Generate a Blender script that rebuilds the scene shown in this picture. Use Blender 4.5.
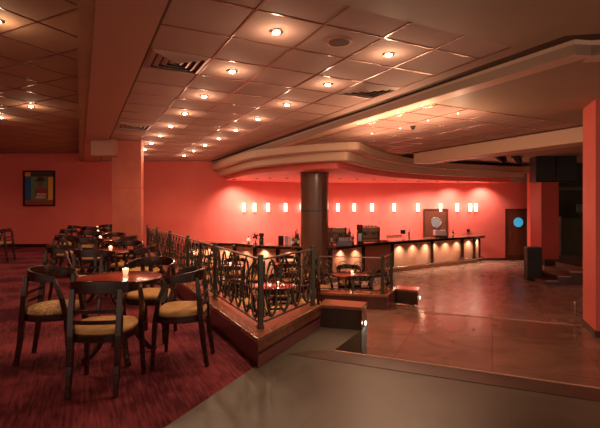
import bpy, bmesh, math, random
from mathutils import Vector, Matrix
random.seed(7)
S = bpy.context.scene
for o in list(bpy.data.objects): bpy.data.objects.remove(o)
C = S.collection
PI = math.pi
# ------------------------------------------------------------------ camera, world, exposure
cd = bpy.data.cameras.new('camera'); cam = bpy.data.objects.new('camera', cd); C.objects.link(cam)
EYE = 1.4; F = 432.0; HY = 207.0
cam.location = (0, 0, EYE); cam.rotation_euler = (PI/2, 0, 0)
cd.sensor_width = 36; cd.lens = F/600*36; cd.shift_y = -(214-HY)/600; cd.clip_start = .05
S.camera = cam
W = bpy.data.worlds.new('world'); S.world = W; W.use_nodes = True
W.node_tree.nodes['Background'].inputs[0].default_value = (1.0, .68, .52, 1)
W.node_tree.nodes['Background'].inputs[1].default_value = .75
S.view_settings.view_transform = 'Standard'; S.view_settings.look = 'None'
S.view_settings.gamma = 1; S.view_settings.use_curve_mapping = False
S.view_settings.exposure = 0.25
WARM = (1.0, .62, .36)
CEIL = 3.0; LOW = 2.85; L1 = -.35; L2 = -.70
K_DOWN = 48; K_HALO = 3.4; K_BARDOWN = 110; K_UNDER = 3.2; K_SCONCE = 2.8; K_CEIL_FILL = 10

def light(name, kind, loc, power, color=WARM, size=.03, rot=None, spot=None, blend=.6, parent=None):
    d = bpy.data.lights.new(name, kind); d.energy = power; d.color = color
    if kind == 'AREA': d.size = size
    else: d.shadow_soft_size = size
    if spot: d.spot_size = math.radians(spot); d.spot_blend = blend
    o = bpy.data.objects.new(name, d); C.objects.link(o); o.location = loc
    if rot: o.rotation_euler = rot
    if parent: o.parent = parent
    return o

# ------------------------------------------------------------------ helpers
def un(px, py, z):                       # point of the plane z seen at that place of the photograph
    Y = (EYE-z)*F/(py-HY); return Vector(((px-300)*Y/F, Y, z))
def atY(px, Y, z=0): return Vector(((px-300)*Y/F, Y, z))
def obj(name, bm, m, parent=None, smooth=False, bevel=0):
    bmesh.ops.recalc_face_normals(bm, faces=bm.faces)
    me = bpy.data.meshes.new(name); bm.to_mesh(me); bm.free()
    if isinstance(m, (list, tuple)):
        for x in m: me.materials.append(x)
    else: me.materials.append(m)
    if smooth:
        for p in me.polygons: p.use_smooth = True
        if smooth == 'angle':
            me.set_sharp_from_angle(angle=math.radians(40))
    o = bpy.data.objects.new(name, me); C.objects.link(o)
    if parent: o.parent = parent
    if bevel:
        b = o.modifiers.new('bevel', 'BEVEL'); b.width = bevel; b.segments = 2; b.limit_method = 'ANGLE'
    return o
def thing(name, label, cat, loc=(0, 0, 0), rotz=0, group=None):
    o = bpy.data.objects.new(name, None); C.objects.link(o); o.empty_display_size = .1
    o.location = loc; o.rotation_euler = (0, 0, rotz)
    o['label'] = label; o['category'] = cat
    if group: o['group'] = group
    return o
def tag(o, label, cat, group=None):
    o['label'] = label; o['category'] = cat
    if group: o['group'] = group
    return o
def struct(name, bm, m, **k):
    o = obj(name, bm, m, **k); o['kind'] = 'structure'; return o
def dup(root, loc, rotz, label, group=None):
    def cp(o, par):
        c = o.copy(); C.objects.link(c)
        if par: c.parent = par
        for ch in list(o.children): cp(ch, c)
        return c
    r = cp(root, None); r.location = loc; r.rotation_euler = (0, 0, rotz); r['label'] = label
    if group: r['group'] = group
    return r
def B(): return bmesh.new()
def box(bm, x0, x1, y0, y1, z0, z1, mi=0):
    v = [bm.verts.new((x, y, z)) for z in (z0, z1) for y in (y0, y1) for x in (x0, x1)]
    for f in ((0,1,3,2),(4,6,7,5),(0,4,5,1),(2,3,7,6),(0,2,6,4),(1,5,7,3)):
        bm.faces.new([v[i] for i in f]).material_index = mi
    return bm
def prism(bm, pts, z0, z1, mi=0):
    a = [bm.verts.new((p[0], p[1], z0)) for p in pts]; b = [bm.verts.new((p[0], p[1], z1)) for p in pts]
    n = len(pts)
    bm.faces.new(a[::-1]).material_index = mi; bm.faces.new(b).material_index = mi
    for i in range(n):
        bm.faces.new((a[i], a[(i+1) % n], b[(i+1) % n], b[i])).material_index = mi
    return bm
def lathe(bm, prof, n=24, c=(0, 0, 0), caps=True):
    rings = []
    for r, z in prof:
        rings.append([bm.verts.new((c[0]+r*math.cos(2*PI*i/n), c[1]+r*math.sin(2*PI*i/n), c[2]+z)) for i in range(n)])
    for a, b in zip(rings, rings[1:]):
        for i in range(n): bm.faces.new((a[i], a[(i+1) % n], b[(i+1) % n], b[i]))
    if caps: bm.faces.new(rings[0][::-1]); bm.faces.new(rings[-1])
    return bm
def sweep(bm, pts, w, h=None, n=4, up=Vector((0, 0, 1))):
    """sweep a section along pts; w,h scalar or per-point lists. n=4 -> rectangle, else ellipse"""
    pts = [Vector(p) for p in pts]; m = len(pts); h = w if h is None else h
    rings = []
    for i, p in enumerate(pts):
        t = (pts[min(i+1, m-1)]-pts[max(i-1, 0)]).normalized()
        u = up
        if abs(t.dot(u)) > .95: u = Vector((0, 1, 0)) if abs(t.y) < .9 else Vector((1, 0, 0))
        s = t.cross(u).normalized(); v = s.cross(t).normalized()
        ww = w[i] if isinstance(w, list) else w; hh = h[i] if isinstance(h, list) else h
        if n == 4: q = [(-ww/2, -hh/2), (ww/2, -hh/2), (ww/2, hh/2), (-ww/2, hh/2)]
        else: q = [(ww/2*math.cos(2*PI*k/n), hh/2*math.sin(2*PI*k/n)) for k in range(n)]
        rings.append([bm.verts.new(p+s*a+v*b) for a, b in q])
    k = len(rings[0])
    for a, b in zip(rings, rings[1:]):
        for i in range(k): bm.faces.new((a[i], a[(i+1) % k], b[(i+1) % k], b[i]))
    bm.faces.new(rings[0][::-1]); bm.faces.new(rings[-1])
    return bm
def blob(bm, c, sx, sy, sz, seg=8, rot=None):
    m = Matrix.Translation(c)
    if rot: m = m @ rot
    m = m @ Matrix.Diagonal((sx, sy, sz, 1))
    bmesh.ops.create_uvsphere(bm, u_segments=seg, v_segments=max(4, seg//2), radius=1, matrix=m)
    return bm
def spline(P, n=6):                       # Catmull-Rom through P
    P = [Vector(p) for p in P]; out = []
    Q = [P[0]*2-P[1]]+P+[P[-1]*2-P[-2]]
    for i in range(1, len(Q)-2):
        for k in range(n):
            t = k/n; a, b, c, d = Q[i-1:i+3]
            out.append(.5*((2*b)+(c-a)*t+(2*a-5*b+4*c-d)*t*t+(3*b-a-3*c+d)*t**3))
    return out+[P[-1]]
def offset(pts, d):                       # parallel polyline in plan, to the left of travel for d>0
    out = []; pts = [Vector((p[0], p[1])) for p in pts]
    for i, p in enumerate(pts):
        t = (pts[min(i+1, len(pts)-1)]-pts[max(i-1, 0)]).normalized()
        out.append(Vector((p.x-t.y*d, p.y+t.x*d)))
    return out
def ribbon(bm, a, b, z0, z1, mi=0):       # wall between two plan polylines a and b of the same length
    r = []
    for p, q in zip(a, b):
        r.append([bm.verts.new((p[0], p[1], z0)), bm.verts.new((q[0], q[1], z0)), bm.verts.new((q[0], q[1], z1)), bm.verts.new((p[0], p[1], z1))])
    for x, y in zip(r, r[1:]):
        for i in range(4): bm.faces.new((x[i], x[(i+1) % 4], y[(i+1) % 4], y[i])).material_index = mi
    bm.faces.new(r[0][::-1]).material_index = mi; bm.faces.new(r[-1]).material_index = mi
    return bm

# ------------------------------------------------------------------ materials
def mat(name, col, rough=.5, metal=0, spec=.5, noise=None, bump=0, bscale=40, emit=None, estr=0, coat=0):
    m = bpy.data.materials.new(name); m.use_nodes = True; nt = m.node_tree; b = nt.nodes['Principled BSDF']
    b.inputs['Base Color'].default_value = (*col, 1); b.inputs['Roughness'].default_value = rough
    b.inputs['Metallic'].default_value = metal; b.inputs['Specular IOR Level'].default_value = spec
    if coat: b.inputs['Coat Weight'].default_value = coat; b.inputs['Coat Roughness'].default_value = .12
    if emit: b.inputs['Emission Color'].default_value = (*emit, 1); b.inputs['Emission Strength'].default_value = estr
    tc = nt.nodes.new('ShaderNodeTexCoord')
    if noise:                              # (scale, second colour, amount, (sx,sy,sz))
        mp = nt.nodes.new('ShaderNodeMapping'); mp.inputs['Scale'].default_value = noise[3] if len(noise) > 3 else (1, 1, 1)
        nz = nt.nodes.new('ShaderNodeTexNoise'); nz.inputs['Scale'].default_value = noise[0]; nz.inputs['Detail'].default_value = 5
        rp = nt.nodes.new('ShaderNodeValToRGB'); rp.color_ramp.elements[0].position = .38; rp.color_ramp.elements[1].position = .66
        rp.color_ramp.elements[0].color = (*col, 1)
        c2 = [a*(1-noise[2])+c*noise[2] for a, c in zip(col, noise[1])]; rp.color_ramp.elements[1].color = (*c2, 1)
        nt.links.new(tc.outputs['Object'], mp.inputs[0]); nt.links.new(mp.outputs[0], nz.inputs[0])
        nt.links.new(nz.outputs[0], rp.inputs[0]); nt.links.new(rp.outputs[0], b.inputs['Base Color'])
    if bump:
        nb = nt.nodes.new('ShaderNodeTexNoise'); nb.inputs['Scale'].default_value = bscale; nb.inputs['Detail'].default_value = 3
        bp = nt.nodes.new('ShaderNodeBump'); bp.inputs['Strength'].default_value = bump; bp.inputs['Distance'].default_value = .01
        nt.links.new(tc.outputs['Object'], nb.inputs[0]); nt.links.new(nb.outputs[0], bp.inputs['Height']); nt.links.new(bp.outputs[0], b.inputs['Normal'])
    return m
M = {}
M['wall'] = mat('red_plaster', (.80, .145, .112), .6, noise=(1.2, (.84, .175, .14), 1), bump=.06)
M['wall_dark'] = mat('dark_green_wall', (.045, .04, .026), .8, noise=(2, (.07, .055, .03), 1))
M['ceil'] = mat('ceiling_tile', (.44, .26, .21), .8, noise=(1.1, (.49, .30, .245), 1), bump=.05, bscale=90)
M['ceil_left'] = mat('brown_ceiling_tile', (.42, .24, .14), .8, noise=(1.3, (.48, .28, .17), 1))
M['ceil_plain'] = mat('plain_ceiling', (.38, .25, .165), .6, noise=(.8, (.42, .28, .19), 1))
M['soffit'] = mat('soffit_paint', (.46, .22, .15), .5)
M['cream'] = mat('cream_cornice', (.72, .47, .33), .5)
M['groove'] = mat('dark_groove', (.09, .035, .02), .7)
M['tbar'] = mat('brass_grid_bar', (.55, .27, .16), .22, metal=.85)
M['tbar_dark'] = mat('dark_grid_bar', (.30, .14, .09), .3, metal=.7)
M['wood'] = mat('dark_mahogany', (.020, .006, .004), .2, noise=(3, (.045, .013, .008), 1, (1, 1, 6)), coat=.25, spec=.4)
M['wood_red'] = mat('varnished_red_wood', (.19, .062, .026), .25, noise=(3, (.28, .10, .045), 1, (9, 1, 9)), coat=.4)
M['wood_maroon'] = mat('maroon_panel', (.07, .014, .010), .35, noise=(3, (.10, .02, .014), 1), coat=.2)
M['tabletop'] = mat('red_lacquer_top', (.30, .045, .02), .14, noise=(6, (.36, .06, .03), 1), coat=.6)
M['seat'] = mat('mustard_fabric', (.50, .27, .09), .85, noise=(14, (.60, .34, .13), 1), bump=.2, bscale=200)
M['seat_pattern'] = mat('dotted_cream_fabric', (.30, .15, .05), .85, noise=(38, (.68, .47, .22), 1), bump=.2, bscale=200)
M['iron'] = mat('grey_green_iron', (.10, .095, .07), .33, metal=.7)
M['iron_light'] = mat('worn_iron_rail', (.40, .33, .28), .28, metal=.8)
M['steel'] = mat('polished_steel', (.6, .55, .5), .2, metal=1)
M['black'] = mat('black_plastic', (.012, .012, .011), .45)
M['black_glass'] = mat('black_gloss', (.02, .012, .01), .06)
M['grey'] = mat('grey_cloth_grille', (.03, .032, .028), .8, bump=.3, bscale=300)
M['column'] = mat('brown_marble_column', (.17, .075, .042), .3, noise=(1.5, (.14, .06, .033), 1), coat=.3)
M['door'] = mat('door_wood', (.13, .035, .018), .35, noise=(4, (.17, .05, .025), 1, (6, 6, 1)))
M['door_frame'] = mat('door_frame_wood', (.075, .02, .012), .35)
M['blue_glass'] = mat('blue_window_glass', (.05, .35, .55), .15, emit=(.05, .42, .68), estr=.55)
M['pale_glass'] = mat('pale_window_glass', (.16, .15, .15), .5, emit=(.5, .42, .4), estr=.12)
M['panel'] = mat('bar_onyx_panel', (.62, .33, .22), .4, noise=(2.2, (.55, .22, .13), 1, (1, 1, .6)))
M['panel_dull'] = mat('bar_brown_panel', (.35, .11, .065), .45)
M['glass'] = mat('clear_glassware', (.85, .8, .75), .05, spec=.8)
M['glass'].node_tree.nodes['Principled BSDF'].inputs['Transmission Weight'].default_value = .9
M['glow'] = mat('sconce_shade', (1, .8, .6), .5, emit=(1, .80, .56), estr=3.2)
M['bulb'] = mat('downlight_lamp', (1, .8, .6), .5, emit=(1, .75, .48), estr=40)
M['flame'] = mat('candle_flame', (1, .8, .5), .5, emit=(1, .7, .35), estr=12)
M['wax'] = mat('candle_glass', (.9, .7, .5), .3, emit=(1, .6, .3), estr=.8)
M['led'] = mat('step_light_lens', (1, .8, .7), .4, emit=(1, .72, .5), estr=10)
M['green_bottle'] = mat('green_bottle_glass', (.02, .06, .02), .08)
M['brown_bottle'] = mat('amber_bottle_glass', (.12, .035, .01), .08)
M['white'] = mat('off_white', (.7, .62, .56), .5)
M['lilac'] = mat('lilac_card', (.42, .34, .52), .6)
M['blue_grey'] = mat('blue_grey_steel', (.18, .18, .27), .3, metal=.5)
M['brass'] = mat('brown_metal_casing', (.28, .15, .09), .35, metal=.7)
M['block'] = mat('dark_gloss_block', (.04, .018, .013), .12)
M['blue_sheen'] = mat('block_blue_sheen', (.12, .24, .30), .25)
M['red'] = mat('bright_red', (.5, .03, .02), .4)
M['duct'] = mat('vent_metal', (.55, .40, .33), .45, metal=.3)

def stone(name, col, col2, rough, tile, rot, mortar, joint=.006):
    m = bpy.data.materials.new(name); m.use_nodes = True; nt = m.node_tree; b = nt.nodes['Principled BSDF']
    tc = nt.nodes.new('ShaderNodeTexCoord'); mp = nt.nodes.new('ShaderNodeMapping'); mp.inputs['Rotation'].default_value = (0, 0, rot)
    br = nt.nodes.new('ShaderNodeTexBrick'); br.offset = 0; br.inputs['Scale'].default_value = 1
    br.inputs['Brick Width'].default_value = tile; br.inputs['Row Height'].default_value = tile; br.inputs['Mortar Size'].default_value = joint
    br.inputs['Color1'].default_value = (1, 1, 1, 1); br.inputs['Color2'].default_value = (.82, .82, .82, 1); br.inputs['Mortar'].default_value = (mortar,)*3+(1,)
    nz = nt.nodes.new('ShaderNodeTexNoise'); nz.inputs['Scale'].default_value = 1.6; nz.inputs['Detail'].default_value = 7; nz.inputs['Distortion'].default_value = 1.2
    rp = nt.nodes.new('ShaderNodeValToRGB'); rp.color_ramp.elements[0].color = (*col, 1); rp.color_ramp.elements[1].color = (*col2, 1)
    rp.color_ramp.elements[0].position = .35; rp.color_ramp.elements[1].position = .7
    mx = nt.nodes.new('ShaderNodeMixRGB'); mx.blend_type = 'MULTIPLY'; mx.inputs[0].default_value = 1
    L = nt.links.new
    L(tc.outputs['Object'], mp.inputs[0]); L(mp.outputs[0], br.inputs[0]); L(tc.outputs['Object'], nz.inputs[0]); L(nz.outputs[0], rp.inputs[0])
    L(rp.outputs[0], mx.inputs[1]); L(br.outputs[0], mx.inputs[2]); L(mx.outputs[0], b.inputs['Base Color'])
    rr = nt.nodes.new('ShaderNodeMapRange'); rr.inputs['To Min'].default_value = rough*.75; rr.inputs['To Max'].default_value = rough*1.3
    L(nz.outputs[0], rr.inputs[0]); L(rr.outputs[0], b.inputs['Roughness'])
    return m
M['stone'] = stone('brown_grey_stone', (.066, .054, .039), (.105, .087, .065), .36, 1.2, math.radians(26), .75)
M['stone_mid'] = stone('polished_brown_stone', (.17, .085, .06), (.25, .13, .095), .22, 1.05, math.radians(24), .6, .006)
M['stone_low'] = stone('polished_red_stone', (.34, .18, .135), (.42, .24, .18), .27, .9, math.radians(24), .6, .008)
M['nosing'] = mat('step_edge_stone', (.075, .04, .028), .35, noise=(3, (.05, .026, .018), 1))
M['nosing_line'] = mat('polished_step_edge', (.5, .30, .22), .25)
def carpet():
    m = bpy.data.materials.new('crimson_carpet'); m.use_nodes = True; nt = m.node_tree; b = nt.nodes['Principled BSDF']; L = nt.links.new
    tc = nt.nodes.new('ShaderNodeTexCoord'); mp = nt.nodes.new('ShaderNodeMapping'); mp.vector_type = 'TEXTURE'; mp.inputs['Rotation'].default_value = (0, 0, math.radians(27))
    mp.inputs['Scale'].default_value = (1/48, 1/4, 1)
    nz = nt.nodes.new('ShaderNodeTexNoise'); nz.inputs['Scale'].default_value = 1; nz.inputs['Detail'].default_value = 4
    n2 = nt.nodes.new('ShaderNodeTexNoise'); n2.inputs['Scale'].default_value = 1.5; n2.inputs['Detail'].default_value = 6
    a = nt.nodes.new('ShaderNodeMath'); a.operation = 'MULTIPLY_ADD'; a.inputs[1].default_value = .6
    rp = nt.nodes.new('ShaderNodeValToRGB'); e = rp.color_ramp.elements
    e[0].position = .66; e[0].color = (.065, .008, .014, 1); e[1].position = .93; e[1].color = (.22, .04, .05, 1)
    L(tc.outputs['Object'], mp.inputs[0]); L(mp.outputs[0], nz.inputs[0]); L(tc.outputs['Object'], n2.inputs[0])
    L(nz.outputs[0], a.inputs[0]); L(n2.outputs[0], a.inputs[2]); L(a.outputs[0], rp.inputs[0]); L(rp.outputs[0], b.inputs['Base Color'])
    b.inputs['Roughness'].default_value = .95; b.inputs['Specular IOR Level'].default_value = .15
    bp = nt.nodes.new('ShaderNodeBump'); bp.inputs['Strength'].default_value = .3; bp.inputs['Distance'].default_value = .005
    L(nz.outputs[0], bp.inputs['Height']); L(bp.outputs[0], b.inputs['Normal'])
    return m
M['carpet'] = carpet()

# ------------------------------------------------------------------ plan axes
D1 = Vector((-.454, .891)); D2 = Vector((.891, .454))       # along / across the main ceiling bay
U = Vector((.462, .887)); V = Vector((.887, -.462))         # along / across the stone floor
def pq(p, q): return D2*p+D1*q
def lineX(Y): return 1.561-.51*Y                            # outer face of the long low wall

# ------------------------------------------------------------------ floors
o = struct('floor_carpet', prism(B(), [(-2.96, -2), (-.39, 3.80), (lineX(15.3)+.1, 15.3), (-15, 15.3), (-15, -2)], -.9, 0), M['carpet'])
E0 = Vector((.32, 4.2)); E1 = Vector((.70, 4.92)); ES = Vector((.914, -.406))
far = E0+ES*8
struct('floor_stone', prism(B(), [(-2.96, -2), (far.x, -2), (far.x, far.y), E0, E1, (.233, 5.04), (-.39, 3.80)], -.9, 0), M['stone'])
o = struct('floor_landing', prism(B(), [E0, (far.x, far.y), (9.5, 3.2), (9.5, 4.27), (4.16, 6.36), (2.04, 7.22), (2.04, 7.75), (.35, 7.75), (.15, 5.4), (.15, 5.0), E1-Vector((.02, .0))], -.9, L1), M['stone_mid'])
struct('floor_bar', prism(B(), [(-9, 3.6), (13, 3.6), (13, 18), (-9, 18)], -1.0, L2), M['stone_low'])
# step edges
n1 = [E0+ES*t for t in (0, 8)]; inn = [p-Vector((.406, .914))*.26 for p in n1]
struct('trim_1', prism(B(), [n1[0], n1[1], inn[1], inn[0]-ES*.35, E0-ES*.22-Vector((.406, .914))*.1], .001, .004), M['nosing'])
struct('trim_2', sweep(B(), [(*E0, .004), (*(E0+ES*8), .004)], .018, .012), M['nosing_line'])
struct('trim_3', sweep(B(), [(2.04, 7.22, L1+.004), (4.16, 6.36, L1+.004)], .022, .012), M['nosing_line'])

# ------------------------------------------------------------------ walls
BW = spline([(-4.6, 15.1), (-3.6, 15.14), (-2.6, 15.32), (-1.4, 15.85), (-.2, 16.45), (1.8, 16.9), (4, 17.0), (6.2, 17.0), (8.1, 17.0)], 5)
BW = [Vector((p[0], p[1])) for p in BW]
def wallY(X):
    for a, b in zip(BW, BW[1:]):
        if a.x <= X <= b.x: return a.y+(b.y-a.y)*(X-a.x)/(b.x-a.x)
    return 15.1 if X < -4.6 else 17.0
struct('wall_left_back', box(B(), -15, -4.6, 15.1, 15.4, -.9, 3.4), M['wall'])
struct('wall_bar', ribbon(B(), BW, offset(BW, .25), -.9, 3.4), M['wall'])
struct('wall_right_back', box(B(), 8.1, 13, 17.0, 17.3, -.9, 3.2), [M['wall']])
struct('trim_24', box(B(), 7.0, 11, 16.9, 16.99, 2.38, 3.2), mat('beige_plaster', (.42, .32, .24), .7))
struct('wall_left', box(B(), -15, -14.7, -2, 15.3, -.9, 3.4), M['wall'])
struct('baseboard_left', box(B(), -14.7, lineX(15.1), 15.06, 15.1, 0, .11), M['wood'])
struct('baseboard_bar', ribbon(B(), offset([p for p in BW if p.x > 5.6], -.02), [p for p in BW if p.x > 5.6], L2, L2+.09), M['wood_maroon'])
# partition fin beside the far door
struct('wall_partition', box(B(), 8.70, 8.80, 16.3, 16.55, L2, 2.87), M['wall'])
# dark stage side
struct('wall_stage', box(B(), 8.78, 13, 15.6, 15.8, -.9, 3.2), M['wall_dark'])
struct('wall_right', box(B(), 12.8, 13, 3, 15.6, -.9, 3.2), M['wall_dark'])
# column in the corner of the carpeted room
struct('wall_pier', box(B(), 0, .70, 0, .16, 0, CEIL), mat('brown_red_plaster', (.60, .15, .10), .65, noise=(2.5, (.52, .12, .075), 1)))
o = bpy.data.objects['wall_pier']; o.location = (un(113, 207-1.6*F/10.5, CEIL).x+0, 10.45, 0)
struct('trim_4', box(B(), -.005, .705, -.006, .165, 1.86, 1.875), mat('plaster_joint', (.5, .09, .05), .7)).location = o.location
# foreground right pier
PF = [Vector((3.97, 5.8)), Vector((4.19, 6.4)), Vector((5.1, 6.0)), Vector((4.88, 5.4))]
struct('wall_pier_right', prism(B(), PF, L1, LOW), mat('rose_plaster', (.62, .11, .085), .55, noise=(1.5, (.66, .13, .10), 1)))
pc = sum(PF, Vector((0, 0)))/4
struct('baseboard_pier', prism(B(), [pc+(p-pc)*1.03 for p in PF], L1, L1+.09), M['nosing'])

# ------------------------------------------------------------------ ceilings
def clipconv(poly, a, b):                 # clip segment a-b to a convex polygon (ccw)
    t0, t1 = 0., 1.; d = b-a; n = len(poly)
    for i in range(n):
        p, q = Vector(poly[i]), Vector(poly[(i+1) % n]); e = q-p; nrm = Vector((e.y, -e.x))
        den = nrm.dot(d); num = nrm.dot(p-a)
        if abs(den) < 1e-9:
            if num < 0: return None
        elif den > 0: t1 = min(t1, num/den)
        else: t0 = max(t0, num/den)
    return None if t0 >= t1 else (a+d*t0, a+d*t1)
def grid(name, poly, z, ax, ay, xs, ys, m, w=.022, h=.006):
    if sum(Vector(poly[i]).cross(Vector(poly[(i+1) % len(poly)])) for i in range(len(poly))) < 0: poly = poly[::-1]
    bm = B()
    for s in xs:
        r = clipconv(poly, ax*s+ay*-40, ax*s+ay*40)
        if r: sweep(bm, [(*r[0], z-h/2), (*r[1], z-h/2)], w, h)
    for s in ys:
        r = clipconv(poly, ay*s+ax*-40, ay*s+ax*40)
        if r: sweep(bm, [(*r[0], z-h/2), (*r[1], z-h/2)], w, h)
    return struct(name, bm, m)
ZL = .27; SL = (CEIL+ZL-EYE)/1.62
CQ = Vector((2.48, 4.04))                 # corner where the lowered ceiling starts
PE = 4.06
backE = pq(PE, 16.2)
def quad(z, p0, p1, q0, q1, th=.1, mi=0, bm=None):
    return prism(bm or B(), [pq(p0, q0), pq(p1, q0), pq(p1, q1), pq(p0, q1)], z, z+th, mi)
struct('ceiling_main', quad(CEIL, .633, PE, 2.9, 17.5), M['ceil'])
struct('ceiling_near', quad(CEIL, .633, 11, -6, 2.9), M['ceil_plain'])
struct('ceiling_near_right', prism(B(), [pq(PE, 2.9), pq(12, 2.9), pq(12, 3.6)-Vector((0, 0)), CQ+Vector((.3, .0)), CQ], CEIL, CEIL+.1), M['ceil_plain'])
struct('ceiling_left', prism(B(), [pq(.02, -6), pq(.02, 18), Vector((-18, 18)), Vector((-18, -6))], CEIL+ZL, CEIL+ZL+.1), M['ceil_left'])
struct('ceiling_soffit', quad(CEIL-.03, .11, .60, -6, 17.5, .32), M['soffit'])
struct('ceiling_cross_beam', box(B(), atY(91, 10.2).x, atY(113, 10.2).x+.02, 10.2, 10.55, 2.62, CEIL), M['soffit'])
struct('trim_5', quad(CEIL-.005, .60, .633, -6, 17.5, .05), M['groove'])
struct('trim_6', quad(CEIL-.005, -.02, .11, -6, 17.5, .4), M['ceil_left'])
mainpoly = [pq(.633, 2.9), pq(3.84, 2.9), pq(3.84, 17), pq(.633, 17)]
grid('trim_7', mainpoly, CEIL, D2, D1, [1.273, 1.913, 2.553, 3.193, 3.84], [2.9]+[3.28+.64*k for k in range(22)], M['tbar_dark'], .018)
grid('trim_8', [Vector((-18, 2)), pq(0, -3), pq(0, 17), Vector((-18, 16))], CEIL+ZL, U, V, [SL*(2.286+.58*k) for k in range(-8, 20)], [SL*(-3.786-.6*k) for k in range(-4, 26)], M['tbar_dark'], .02)
# recess shade painted as a flat dark strip, and cream cornice along the drop
a = pq(PE, 2.9)
A0 = CQ; A1 = backE
slot_o = [Vector((9, 2.75)), CQ+Vector((.28, -.05)), CQ, A1]
slot_i = offset(slot_o, -.15)
slot_i[0] = slot_o[0]+Vector((0, .16)); 
struct('trim_9', ribbon(B(), slot_o, slot_i, CEIL-.004, CEIL+.05), M['groove'])
slot_j = offset(slot_i, -.2)
struct('trim_10', ribbon(B(), slot_i, slot_j, LOW-.002, CEIL+.0), M['cream'])
# lowered ceiling
PB = 7.95
tq = 4.55
struct('ceiling_low_plain', prism(B(), [slot_i[2], slot_i[1], slot_i[0], Vector((13, 2.9)), Vector((13, 6)), pq(PB, tq), pq(PE+.1, tq)], LOW, LOW+.1), M['ceil_plain'])
struct('ceiling_low', prism(B(), [pq(PE+.1, tq), pq(PB+.0, tq), pq(PB+.0, 14), pq(PE+.1, 16.5)], LOW, LOW+.1), M['ceil'])
grid('trim_11', [pq(PE+.3, tq), pq(PB-.1, tq), pq(PB-.1, 12), pq(PE+.3, 12)], LOW, D2, D1, [4.5+.6*k for k in range(6)], [tq+.6*k for k in range(13)], M['tbar'], .02)
# second beam: tan face, dark edge above
q0, q1 = 1.2, 8.9
struct('ceiling_beam', quad(2.56, PB, PB+.5, -.5, q1, .44), M['cream'])
struct('trim_12', quad(2.83, PB-.05, PB, -.5, q1, .06), M['groove'])
struct('ceiling_stage', prism(B(), [pq(PB+.5, -.5), pq(PB+14, -.5), pq(PB+14, 16), pq(PB+.0, 16), pq(PB+.0, q1), pq(PB+.5, q1)], 2.98, 3.08), M['ceil_plain'])

# ------------------------------------------------------------------ curved canopy over the bar
CF = [(225, 15.1), (240, 13.3), (262, 11.9), (300, 11.0), (320, 10.65), (337, 10.5), (346, 10.95), (360, 11.9), (380, 13.0), (400, 13.9), (440, 15.2), (500, 16.3), (529, 16.5)]
cf = spline([atY(p, y) for p, y in CF], 5)
cf = [Vector((p[0], p[1])) for p in cf]
def pxof_(p): return 300+F*p.x/p.y
def layer(name, dy, z0, z1, m, push=0, xend=8.62, shift=0):
    fr = []; bk = []
    for i, p in enumerate(cf):
        t = i/(len(cf)-1); q = pxof_(p); sh = shift*(max(0, min(1, (q-300)/37)) if q < 337 else max(0, 1-(q-337)/150))
        y = p.y-dy*min(1, t*6+.02); x = p.x+sh-(push if i == 0 else push*max(0, 1-t*5))
        x = min(x, xend); fr.append(Vector((x, y))); bk.append(Vector((x, max(y+.05, wallY(x)-.001))))
    struct(name, ribbon(B(), fr, bk, z0, z1), m)
    return fr
f3 = layer('ceiling_canopy_low', 0, 2.34, 2.50, [M['wall']], 0, 8.05)
f2 = layer('ceiling_canopy_middle', .45, 2.50, 2.69, [M['cream']], .22, 8.3, .20)
f1 = layer('ceiling_canopy_high', .85, 2.69, LOW+.01, [M['cream']], .45, 8.68, .38)
# thin red lip under each cornice
for k, (fr, z) in enumerate(((f2, 2.50), (f1, 2.69))):
    struct('trim_%d' % (13+k), ribbon(B(), offset(fr, .03), offset(fr, .10), z-.025, z), M['soffit'])

# ------------------------------------------------------------------ low walls round the sunken seating
wd = .30
Oa = [Vector((lineX(15.1), 15.1)), Vector((-.367, 3.78)), Vector((.233, 5.04))]     # outer line, far-left -> corner -> front end
n_long = Vector((.891, .454)); n_front = Vector((-.903, .430))
bis = (D1+Vector((.43, .903)).normalized()).normalized()
inner_c = Oa[1]+bis*(wd/math.sin(math.radians(26.2)))
In = [Vector((Oa[0].x+wd/.891, 15.1)), inner_c, Oa[2]+n_front*wd]
struct('wall_enclosure', ribbon(B(), Oa, In, L2, .215), M['wood_maroon'])
def grow(c, o, i, e):                     # cap overhang
    return o+(o-i).normalized()*e
capO = [Oa[0]-n_long*.02, Oa[1]-bis*.05, Oa[2]-n_front*.02]
struct('trim_15', ribbon(B(), capO, In, .215, .26), M['wood_red'], bevel=.006)
pl = [Oa[1]-bis*.02, Oa[2]-n_front*.008]
struct('trim_16', ribbon(B(), pl, [Oa[1]+bis*.02, Oa[2]], 0, .10), mat('rose_wood_plinth', (.20, .055, .05), .25, coat=.3), bevel=.004)
struct('trim_17', ribbon(B(), [p-n_front*.002 for p in pl], [Oa[1]+bis*.02, Oa[2]], .135, .215), M['wood_red'], bevel=.004)
# end block 1
b1 = [Oa[2]+Vector((.0, .0)), Vector((.70, 4.90)), Vector((.80, 5.18)), Oa[2]+Vector((.08, .3))]
struct('wall_block_near', prism(B(), b1, 0, .225), M['block'])
struct('wall_block_near_base', prism(B(), b1, L2, 0), M['blue_sheen'])  # bluish light on the lower block face, put into its colour
cc = sum(b1, Vector((0, 0)))/4
struct('trim_18', prism(B(), [cc+(p-cc)*1.03 for p in b1], .225, .262), M['wood_red'], bevel=.005)
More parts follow.
